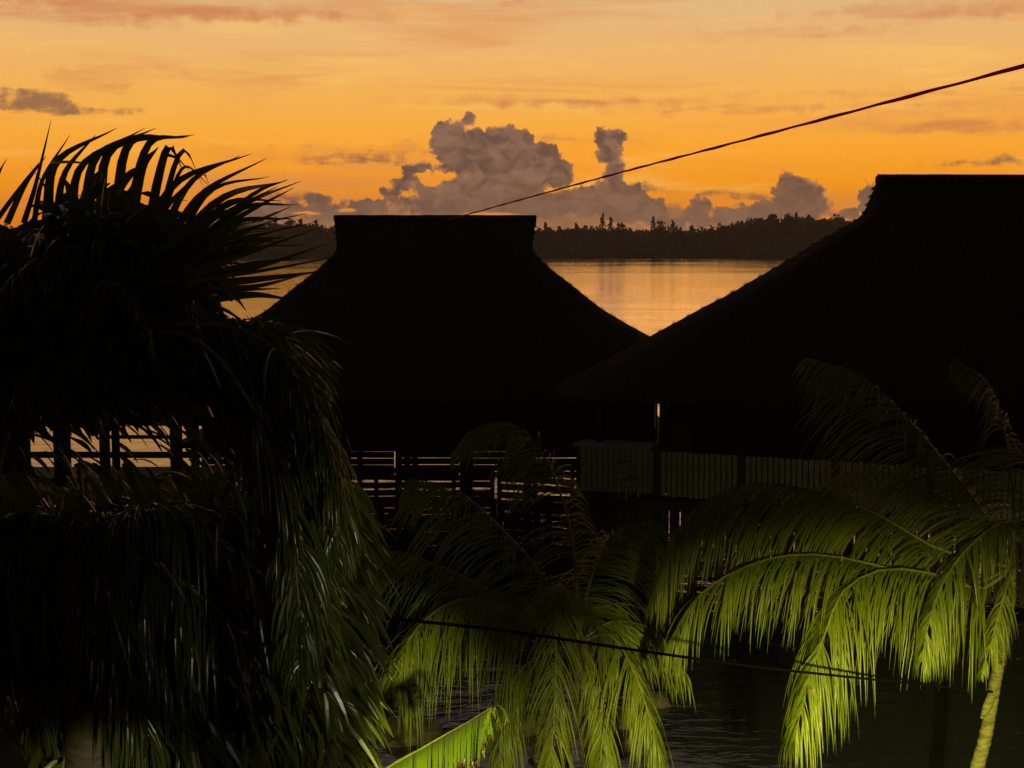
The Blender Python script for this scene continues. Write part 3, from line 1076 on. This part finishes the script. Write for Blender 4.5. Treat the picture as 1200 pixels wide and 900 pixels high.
# broad upper leaves, each one its own part: (base, mid, tip, width px)
LV = [
    ((28, 262), (42, 215), (60, 140), 8), ((8, 262), (30, 215), (54, 183), 9), ((-5, 260), (22, 222), (46, 190), 7), ((-12, 240), (-2, 205), (8, 186), 5),
    ((40, 262), (50, 210), (82, 158), 8), ((55, 262), (66, 190), (137, 150), 15), ((66, 270), (75, 205), (112, 158), 12), ((85, 270), (95, 195), (170, 150), 14),
    ((100, 270), (112, 185), (183, 150), 15), ((118, 270), (130, 175), (228, 158), 16), ((135, 272), (150, 170), (210, 160), 16), ((60, 190), (90, 190), (108, 194), 4),
    ((150, 275), (172, 172), (222, 160), 15), ((170, 285), (195, 175), (215, 200), 14), ((150, 270), (165, 200), (186, 172), 20), ((180, 290), (212, 178), (240, 222), 9),
    ((170, 290), (205, 215), (295, 180), 14), ((180, 300), (222, 215), (282, 182), 12), ((190, 300), (235, 228), (313, 185), 13), ((200, 305), (245, 225), (316, 207), 9),
    ((195, 310), (255, 235), (335, 212), 15), ((210, 315), (262, 240), (330, 235), 12), ((205, 310), (290, 232), (338, 210), 9), ((215, 320), (280, 246), (350, 240), 11),
    ((210, 320), (270, 262), (345, 256), 12), ((215, 325), (285, 270), (358, 250), 9), ((190, 180), (207, 185), (222, 200), 5),
    ((190, 255), (215, 196), (246, 218), 6), ((195, 240), (235, 205), (245, 215), 5),
    ((200, 320), (280, 318), (385, 285), 12), ((190, 330), (280, 300), (370, 268), 10), ((200, 330), (300, 318), (398, 300), 8), ((210, 335), (300, 327), (384, 317), 15),
    ((220, 340), (300, 335), (362, 320), 9), ((240, 350), (300, 345), (345, 352), 14), ((200, 345), (260, 340), (330, 338), 12), ((210, 320), (250, 285), (340, 283), 11),
]
def tri_leaf(b0, m0, t0, wpx, D, rng, mat, parent, sway=.25):
    Db = D
    a = at(b0[0], b0[1], Db); b_ = at(m0[0], m0[1], Db + rng.uniform(-sway, sway)); c_ = at(t0[0], t0[1], Db + rng.uniform(-2, 2) * sway)
    c = curve([a, b_, c_], 12)
    w = wpx / FPX * D * .5
    wid = [w * (1.0 - .0 * k) * (1 - (k / 11) ** 1.6) + .001 for k in range(12)]
    wv = []
    for k in range(12):
        T = (c[min(k + 1, 11)] - c[max(k - 1, 0)]).normalized()
        vd = Vector((rng.uniform(-.1, .1), 1, -.1)).normalized()
        x = T.cross(vd).normalized()
        tw = .25 + .5 * k / 11
        wv.append((x * math.cos(tw) + T.cross(x) * math.sin(tw)).normalized())
    return MB().strip(c, wid, wv, fold=.3).build('leaf', mat, parent, smooth_=True)


for (b0, m0, t0, w) in LV:
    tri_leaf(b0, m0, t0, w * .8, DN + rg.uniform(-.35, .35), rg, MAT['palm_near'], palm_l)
for k in range(30):
    ang = rg.uniform(-.5, -.04)
    bx = rg.uniform(175, 225); by = rg.uniform(290, 335)
    ln = rg.uniform(95, 165)
    tx = bx + ln * math.cos(ang); ty = by + ln * math.sin(ang) - 10
    tri_leaf((bx, by), ((bx + tx) / 2, (by + ty) / 2 - rg.uniform(4, 14)), (tx, ty), rg.uniform(5, 10), DN + rg.uniform(-.4, .5), rg, MAT['palm_near'], palm_l)
# filling leaves of the same crown
for k in range(230):
    z_ = rg.random()
    bx = rg.uniform(-40, 230); by = 395 + rg.uniform(-40, 30)
    # upper edge of the dark crown
    edge = 205 if 60 < bx < 190 else 262
    if bx > 190: edge = 262 + (bx - 190) * 1.2
    if bx < 60: edge = 272
    tx = min(bx + rg.uniform(-30, 75), 258)
    e2 = 232 if 85 < tx < 185 else (275 if tx < 85 else 275 + (tx - 185) * .7)
    ty = e2 + rg.uniform(2, 60)
    mx = (bx + tx) / 2 + rg.uniform(-15, 5); my = (by + ty) / 2 - rg.uniform(5, 30)
    tri_leaf((bx, by), (mx, my), (tx, ty), rg.uniform(18, 34), DN + rg.uniform(.1, .9), rg, MAT['palm_near'], palm_l, .1)

FL = [
    # curtain hanging on the right of the crown
    ([(118, 400), (230, 378), (318, 405), (368, 480), (392, 560), (396, 660)], 6.2, 90, .62),
    ([(118, 400), (220, 388), (298, 432), (344, 525), (372, 640), (380, 740)], 6.5, 90, .62),
    ([(118, 400), (210, 390), (280, 450), (330, 570), (350, 700), (350, 800)], 6.0, 90, .60),
    ([(118, 400), (200, 385), (280, 378), (345, 418), (382, 505)], 6.8, 80, .55),
    # upper left mass
    ([(118, 400), (60, 330), (0, 320), (-60, 380), (-90, 450)], 6.5, 80, .55),
    ([(118, 400), (100, 320), (60, 300), (0, 340), (-40, 420)], 6.2, 80, .55),
    ([(118, 400), (130, 310), (160, 290), (210, 330), (235, 400)], 6.4, 80, .5),
    ([(118, 400), (150, 340), (200, 335), (240, 385), (265, 450)], 6.9, 80, .5),
    ([(118, 400), (80, 360), (20, 370), (-30, 420)], 6.9, 70, .42),
    ([(118, 400), (110, 350), (130, 330), (165, 370), (180, 420)], 6.0, 70, .36),
]
for pts, D, n, L in FL:
    m_ = len(pts)
    p3 = [(x, y, DN + (D - DN) * min(1, i / 1.5)) for i, (x, y) in enumerate(pts)]
    frond(p3, palm_l, MAT['palm_near'], rg, n=int(n * 2.3), ragged=.28, length=L * (.62 if L > .545 and pts[-1][0] > 300 else .38), start=(.38 if pts[-1][0] > 300 else .1), droop=.8, width=.0085, r0=.014, broken=.05, wind=Vector((.15, 0, 0)))


def leaf_mass(parent, n, region, Dr, L, wpx, rng, mat, flow):
    """hanging strap leaflets that fill the depth of a crown; region(rng) gives a picture direction"""
    m_ = MB()
    for _ in range(n):
        x, y = region(rng)
        D = rng.uniform(*Dr)
        p = at(x, y, D)
        fx, fz = flow(x, y)
        d = Vector((fx + rng.gauss(0, .25), rng.gauss(0, .35), fz + rng.gauss(0, .2))).normalized()
        l_ = L * rng.uniform(.6, 1.2)
        pp = [p.copy()]; dd = [d.copy()]
        for s_ in range(5):
            d = (d + Vector((0, 0, -.22))).normalized()
            p = p + d * (l_ / 5); pp.append(p.copy()); dd.append(d.copy())
        r_ = Vector((rng.gauss(0, 1), rng.gauss(0, 1), rng.gauss(0, .4))).normalized()
        w = wpx / FPX * D * .5 * rng.uniform(.6, 1.2)
        wv = [(r_ - k * r_.dot(k)).normalized() for k in dd]
        m_.strip(pp, [w * f for f in (.5, .95, 1, .8, .5, .06)], wv, fold=.3)
    return m_.build('inner_leaflets', mat, parent, stuff=True)


def reg_top(r):
    while True:
        x = r.uniform(-70, 345); y = r.uniform(215, 480)
        top = 285 if x < 60 else (232 if x < 180 else (232 + (x - 180) * 1.7 if x < 250 else 362 + (x - 250) * .2))
        if 175 < x < 300 and 335 < y < 385 and r.random() < .8: continue
        if y > top + 12 and y < (440 if x < 265 else 462): return x, y


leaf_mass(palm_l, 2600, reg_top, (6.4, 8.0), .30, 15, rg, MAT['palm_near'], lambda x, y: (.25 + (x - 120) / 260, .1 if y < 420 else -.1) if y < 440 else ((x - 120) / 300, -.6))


def reg_cur(r):
    while True:
        y = r.uniform(370, 860)
        xr = 318 + 66 * math.sin(min(1, (y - 350) / 260) * math.pi / 2)
        x = xr - abs(r.gauss(0, 45))
        if 470 < y < 560 and x < 262: continue
        return x, y


leaf_mass(palm_l, 2300, reg_cur, (6.1, 7.4), .24, 7.5, rg, MAT['palm_near'], lambda x, y: (.4, -.55))

leaf_mass(palm_l, 60, lambda r: (r.uniform(20, 150), r.uniform(462, 490)), (6.2, 7.6), .14, 14, rg, MAT['palm_near'], lambda x, y: (.5, -.3))
leaf_mass(palm_l, 130, lambda r: (r.uniform(5, 290), r.uniform(480, 560)), (6.4, 8.2), .20, 8, rg, MAT['palm_near'], lambda x, y: (.8, -.25))
# -- second low palm, under and behind the near one
rg = random.Random(29)
DL = 8.0
cr = at(90, 640, DL)
palm_b = empty('coconut_palm', (cr.x, DL, land_z(cr.x, DL)), 'shadowed bushy palm below the near one in the lower left corner', 'palm tree', 'coconut palms in front of the houses')
gz = palm_b.location.z
trunk([(cr.x, DL, gz - .2), (cr.x + .1, DL, gz + 2), tuple(cr)], [.2, .16, .12], palm_b, MAT['dark_bark'])
FB = [
    [(90, 640), (200, 590), (300, 620), (360, 720), (390, 840)], [(90, 640), (180, 610), (270, 660), (330, 770), (350, 880)],
    [(90, 640), (160, 640), (230, 710), (270, 810), (290, 920)], [(90, 640), (50, 600), (-10, 620), (-60, 720)],
    [(90, 640), (80, 680), (60, 760), (50, 860)], [(90, 640), (120, 690), (150, 780), (170, 880)],
    [(90, 640), (150, 600), (220, 600), (290, 680), (330, 780)], [(90, 640), (40, 640), (0, 700), (-30, 800)],
    [(90, 640), (180, 660), (280, 740), (370, 850), (400, 930)], [(90, 640), (140, 650), (190, 740), (220, 850), (230, 950)],
    [(90, 640), (110, 610), (140, 600), (190, 640), (230, 720)], [(90, 640), (60, 615), (30, 610), (0, 650), (-20, 720)],
    [(90, 640), (200, 640), (320, 690), (375, 790), (390, 880)],
]
for k, pts in enumerate(FB):
    D = DL + rg.uniform(-.9, .9)
    p3 = [(x, y, DL + (D - DL) * min(1, i / 1.5)) for i, (x, y) in enumerate(pts)]
    frond(p3, palm_b, MAT['palm_near'], rg, n=150, ragged=.2, length=.62, droop=.95, width=.011, r0=.02, broken=.02)


def reg_low(r):
    while True:
        x = r.uniform(-60, 405); y = r.uniform(552, 890)
        if y < 590 and r.random() < .5: continue
        if y > 770 and x < 150 and r.random() < .93: continue
        return x, y


leaf_mass(palm_b, 3600, reg_low, (7.9, 9.6), .45, 13, rg, MAT['palm_near'], lambda x, y: (.15 + (x - 90) / 400, -.35))

# ---------------------------------------------------------------- banana plants
def banana_leaf(ctrl, w, parent, rng, hang=.9, torn=.5, name='leaf', brown=True, n=60, blunt=False):
    """blade cut into strips along a midrib; the two halves hang down from it"""
    c = curve(ctrl, n)
    mid = MB().tube([c[i] for i in range(0, n, 4)] + [c[-1]], [max(.02 * (1 - i / n), .004) for i in range(0, n, 4)] + [.003], 6)
    root = mid.build(name, MAT['rachis'], parent, smooth_=True)
    bl = MB(); br = MB()
    for sgn in (-1, 1):
        i = 0
        while i < n - 1:
            k = min(rng.choice([1, 1, 2, 2, 3, 4, 5]), n - 1 - i)
            # one torn strip between samples i and i+k
            gap = .0 if rng.random() > torn else .12
            rows = []
            S = 6
            jit = rng.uniform(.62, 1.08); dj = rng.uniform(-.12, .12)
            for e in range(k + 1):
                t = (i + e) / (n - 1)
                T = (c[min(i + e + 1, n - 1)] - c[max(i + e - 1, 0)]).normalized()
                side = T.cross(UP).normalized() * sgn
                env = math.sin(math.pi * min(.99, .10 + t * .80)) ** .6
                if blunt: env = (.6 + .5 * t) * min(1, (1 - t) * 12 + .25)
                L = w * env * jit
                d = (side + UP * .15 + T * .25).normalized()
                p = c[i + e].copy(); row = [p.copy()]
                for s_ in range(S):
                    f = (s_ + 1) / S
                    d = (d + Vector((0, 0, -1)) * hang * (.25 + .3 * f + dj) ).normalized()
                    p = p + d * (L / S)
                    sh_ = T * (gap * .035 * f * (1 if e == 0 else (-1 if e == k else 0)))
                    row.append(p + sh_)
                rows.append(row)
            i0 = len(bl.v)
            for row in rows: bl.v += row
            for e in range(k):
                for s_ in range(S):
                    a = i0 + e * (S + 1) + s_
                    f = [a, a + 1, a + S + 2, a + S + 1]
                    bl.f.append(f)
            # dry ragged ends
            if brown:
                for e in range(k + 1):
                    for _ in range(2):
                        p = rows[e][-1]; q_ = rows[min(e + 1, k)][-1]
                        s0_ = p.lerp(q_, rng.random())
                        L = rng.uniform(.015, .05)
                        w_ = (q_ - p).normalized() * .004 if (q_ - p).length > 1e-6 else Vector((.004, 0, 0))
                        a = len(br.v)
                        br.v += [s0_ - w_ + Vector((0, 0, .02)), s0_ + w_ + Vector((0, 0, .02)), s0_ + Vector((rng.uniform(-.02, .02), rng.uniform(-.02, .02), -L))]
                        br.f.append([a, a + 1, a + 2])
            i += k
    b_ = bl.build('blade', MAT['banana'], root, smooth_=True)
    if brown: br.build('dry_edge', MAT['brown_leaf'], root, stuff=True)
    return root


rg = random.Random(31)
bp = empty('banana_plant', (at(380, 1000, 10).x, 10.0, land_z(-1.3, 10)), 'banana plant with one bright torn leaf at the bottom of the picture', 'banana plant', 'banana plants')
gz = bp.location.z
x0 = bp.location.x
trunk([(x0, 10, gz - .1), (x0 + .05, 10, gz + 1.5), tuple(at(385, 985, 10))], [.16, .13, .07], bp, MAT['bark'], rings=False)
banana_leaf([at(385, 985, 10), at(440, 912, 9.95), at(500, 874, 9.9), at(545, 848, 9.85), at(576, 829, 9.8)], .46, bp, rg, hang=1.0, torn=1.0, n=80, blunt=True)
banana_leaf([at(385, 985, 10), at(400, 900, 10.3), at(380, 850, 10.8), at(330, 850, 11.2), at(290, 900, 11.4)], .32, bp, rg, torn=.5)
banana_leaf([at(385, 985, 10), at(340, 940, 9.8), at(280, 930, 9.5), at(230, 980, 9.3)], .3, bp, rg, torn=.5)

bq = empty('banana_plant', (at(60, 1000, 10.5).x, 10.5, land_z(-3.4, 10.5)), 'banana plant mostly hidden in the bottom left corner, slivers of lit leaf', 'banana plant', 'banana plants')
gz = bq.location.z; x0 = bq.location.x
trunk([(x0, 10.5, gz - .1), (x0, 10.5, gz + 1.5), tuple(at(60, 960, 10.5))], [.16, .13, .07], bq, MAT['dark_bark'], rings=False)
banana_leaf([at(60, 960, 10.5), at(40, 870, 10.4), at(15, 820, 10.3), at(-30, 830, 10.2)], .3, bq, rg, torn=.6)
banana_leaf([at(60, 960, 10.5), at(80, 870, 10.7), at(95, 825, 10.9), at(120, 840, 11.2), at(140, 900, 11.4)], .3, bq, rg, torn=.6)
banana_leaf([at(60, 960, 10.5), at(100, 930, 10), at(150, 930, 9.7), at(190, 980, 9.5)], .26, bq, rg, torn=.6)

# ---------------------------------------------------------------- cables
def cable(pts, r, mat, name, label, twist=True, n=160):
    c = curve(pts, n)
    mb = MB()
    if twist:
        # two strands wound round each other
        Ls = 0; ph = [0]
        for a, b_ in zip(c, c[1:]):
            Ls += (b_ - a).length; ph.append(Ls)
        for s_ in (0,):
            pp = []
            for k, p in enumerate(c):
                T = (c[min(k + 1, n - 1)] - c[max(k - 1, 0)]).normalized()
                x = T.cross(UP).normalized(); y = T.cross(x)
                an = ph[k] * 4.5 + s_
                pp.append(p + (x * math.cos(an) + y * math.sin(an)) * r * .10)
            mb.tube(pp, [r * (.95 + .18 * math.sin(q_ * 2.6)) for q_ in ph], 6)
    else:
        mb.tube(c, r, 6)
    return tag(mb.build(name, mat, smooth_=True), label, 'cable')


UPP = at(1330, 38, 15)
cable([at(525, 257.5, 55.0), at(700, 209.5, 34), at(850, 170, 25.5), at(1020, 125, 20), at(1200, 77, 16.6), UPP], .023, MAT['cable'], 'power_cable',
      'dark twisted cable, tinted red for the bleeding sky glow, rising to the right from the central ridge across the sky', n=1400)
up_ = empty('utility_pole', (UPP.x, UPP.y, land_z(UPP.x, UPP.y)), 'timber pole holding the overhead cable beyond the right picture edge', 'utility pole')
MB().tube([up_.location, (UPP.x, UPP.y, UPP.z + .5)], [.16, .11], 10).build('shaft', MAT['wood'], up_, smooth_=True)
MB().tube([(UPP.x - .02, UPP.y - .12, UPP.z - .05), (UPP.x - .02, UPP.y - .12, UPP.z + .1)], .04, 8).build('insulator', MAT['white'], up_)

cable([at(118, 640, 7.9), at(300, 697, 8.6), at(440, 722, 9.1), at(590, 739, 9.6), at(760, 764, 10.3), at(900, 783, 11.6), at(1040, 798, 13.1), at(1163, 811, 14.9)], .0125, MAT['blackcable'], 'sagging_cable',
      'black cable sagging in front of the lit palm fronds', twist=False)

# ---------------------------------------------------------------- rocks, post at the water's edge
def rock(c, r, label, seed):
    r_ = random.Random(seed)
    bm = bmesh.new()
    bmesh.ops.create_icosphere(bm, subdivisions=3, radius=1)
    sx, sy, sz = r * r_.uniform(.9, 1.3), r * r_.uniform(.8, 1.1), r * r_.uniform(.5, .75)
    for v_ in bm.verts:
        d = 1 + .35 * noise.noise(v_.co * 1.3 + Vector((seed, 0, 0))) + .12 * noise.noise(v_.co * 4 + Vector((seed, 3, 0)))
        v_.co = Vector((v_.co.x * sx * d, v_.co.y * sy * d, v_.co.z * sz * d))
    me = bpy.data.meshes.new('rock'); bm.to_mesh(me); bm.free()
    me.materials.append(MAT['rock'])
    o = bpy.data.objects.new('rock', me); COL.objects.link(o); o.location = c
    return tag(o, label, 'rock', 'rocks at the water edge')


def gp(px, py, z=.05):
    d = ray(px, py); k = (z - CAM_Z) / d.z
    return Vector((0, 0, CAM_Z)) + d * k


for i, (px, py, r, lab) in enumerate([
        (768, 822, .30, 'brownish rock in the gap below the yellow frond tips'),         (744, 846, .35, 'rock partly behind the hanging frond of the middle palm'), (610, 850, .4, 'rock in the dark water left of the middle palm trunk'),
        (480, 862, .5, 'flat rock awash behind the bright banana leaf'), (372, 826, .34, 'small pale rock by the curtain of near palm leaflets'),
        (726, 872, .3, 'low rock just right of the middle palm trunk'),
        (640, 885, .3, 'lowest rock beside the pale concrete post')]):
    rock(gp(px, py), r, lab, i * 7 + 3)
p = gp(660, 890, 0)
cp = empty('concrete_post', (p.x, p.y, 0), 'short pale concrete post in the water beside the hanging frond', 'post')
MB().box((p.x, p.y, .2), (.26, .26, 1.3)).build('shaft', MAT['concrete'], cp)
MB().box((p.x, p.y, .88), (.34, .34, .06)).build('cap', MAT['concrete'], cp)

# ---------------------------------------------------------------- flood light and added extra heads on a pole before the house the picture is taken from
lp = Vector((1.25, 0.9, land_z(1.25, 0.9)))
HZ = 8.0
gl = empty('flood_light', lp, 'flood light with extra heads added on a tall unseen pole just below the picture, shining out over the palms', 'lamp')
MB().tube([lp + Vector((0, 0, -.2)), Vector((lp.x, lp.y, 4)), Vector((lp.x, lp.y, HZ - .1))], [.07, .055, .045], 10).build('pole', MAT['blackmetal'], gl, smooth_=True)
for azd, eld, watt, cone, side, col_ in ((11.5, -29.5, 43000, 46, .18, (1.0, .90, .18)), (-15, -8, 420, 26, -.18, (1.0, .95, .6)), (-11, -17.5, 14000, 14, 0, (1.0, .95, .22)), (-25.5, -17, 2600, 9, -.34, (1.0, .93, .40))):  # after the first, heads added to brighten near palm, banana leaf, corner leaves
    hd = Vector((lp.x + side, lp.y + .1, HZ))
    az_, el_ = math.radians(azd), math.radians(eld)
    aim = Vector((math.sin(az_) * math.cos(el_), math.cos(az_) * math.cos(el_), math.sin(el_)))
    MB().beam(Vector((lp.x, lp.y, HZ - .12)), hd - aim * .09, .03, .03).build('bracket', MAT['blackmetal'], gl)
    ho = MB().tube([hd - aim * .09, hd + aim * .0, hd + aim * .07], [.05, .1, .12], 16).build('housing', MAT['blackmetal'], gl)
    MB().tube([hd + aim * .071, hd + aim * .078], .105, 16).build('lens', MAT['lens'], ho)
    ld = bpy.data.lights.new('flood', 'SPOT')
    ld.energy = watt
    ld.color = col_
    ld.spot_size = math.radians(cone)
    ld.spot_blend = 1.0
    ld.shadow_soft_size = .08
    lo = bpy.data.objects.new('flood', ld); COL.objects.link(lo)
    lo.parent = gl
    lo.location = hd + aim * .1 - lp
    lo.rotation_euler = (-aim).to_track_quat('Z', 'Y').to_euler()

# ---------------------------------------------------------------- evening haze
hz = MB().box((50, 620, 22), (1700, 1400, 48)).build('haze', new_mat('haze')[0], None)
hm = hz.data.materials[0]
nt = hm.node_tree
for n_ in list(nt.nodes): nt.nodes.remove(n_)
pv = nt.nodes.new('ShaderNodeVolumePrincipled')
pv.inputs['Color'].default_value = (.9, .85, .8, 1)
pv.inputs['Density'].default_value = 0.00028
pv.inputs['Anisotropy'].default_value = 0.3
out = nt.nodes.new('ShaderNodeOutputMaterial')
nt.links.new(pv.outputs[0], out.inputs['Volume'])
tag(hz, 'thin evening haze over the lagoon', 'haze', None, 'stuff')
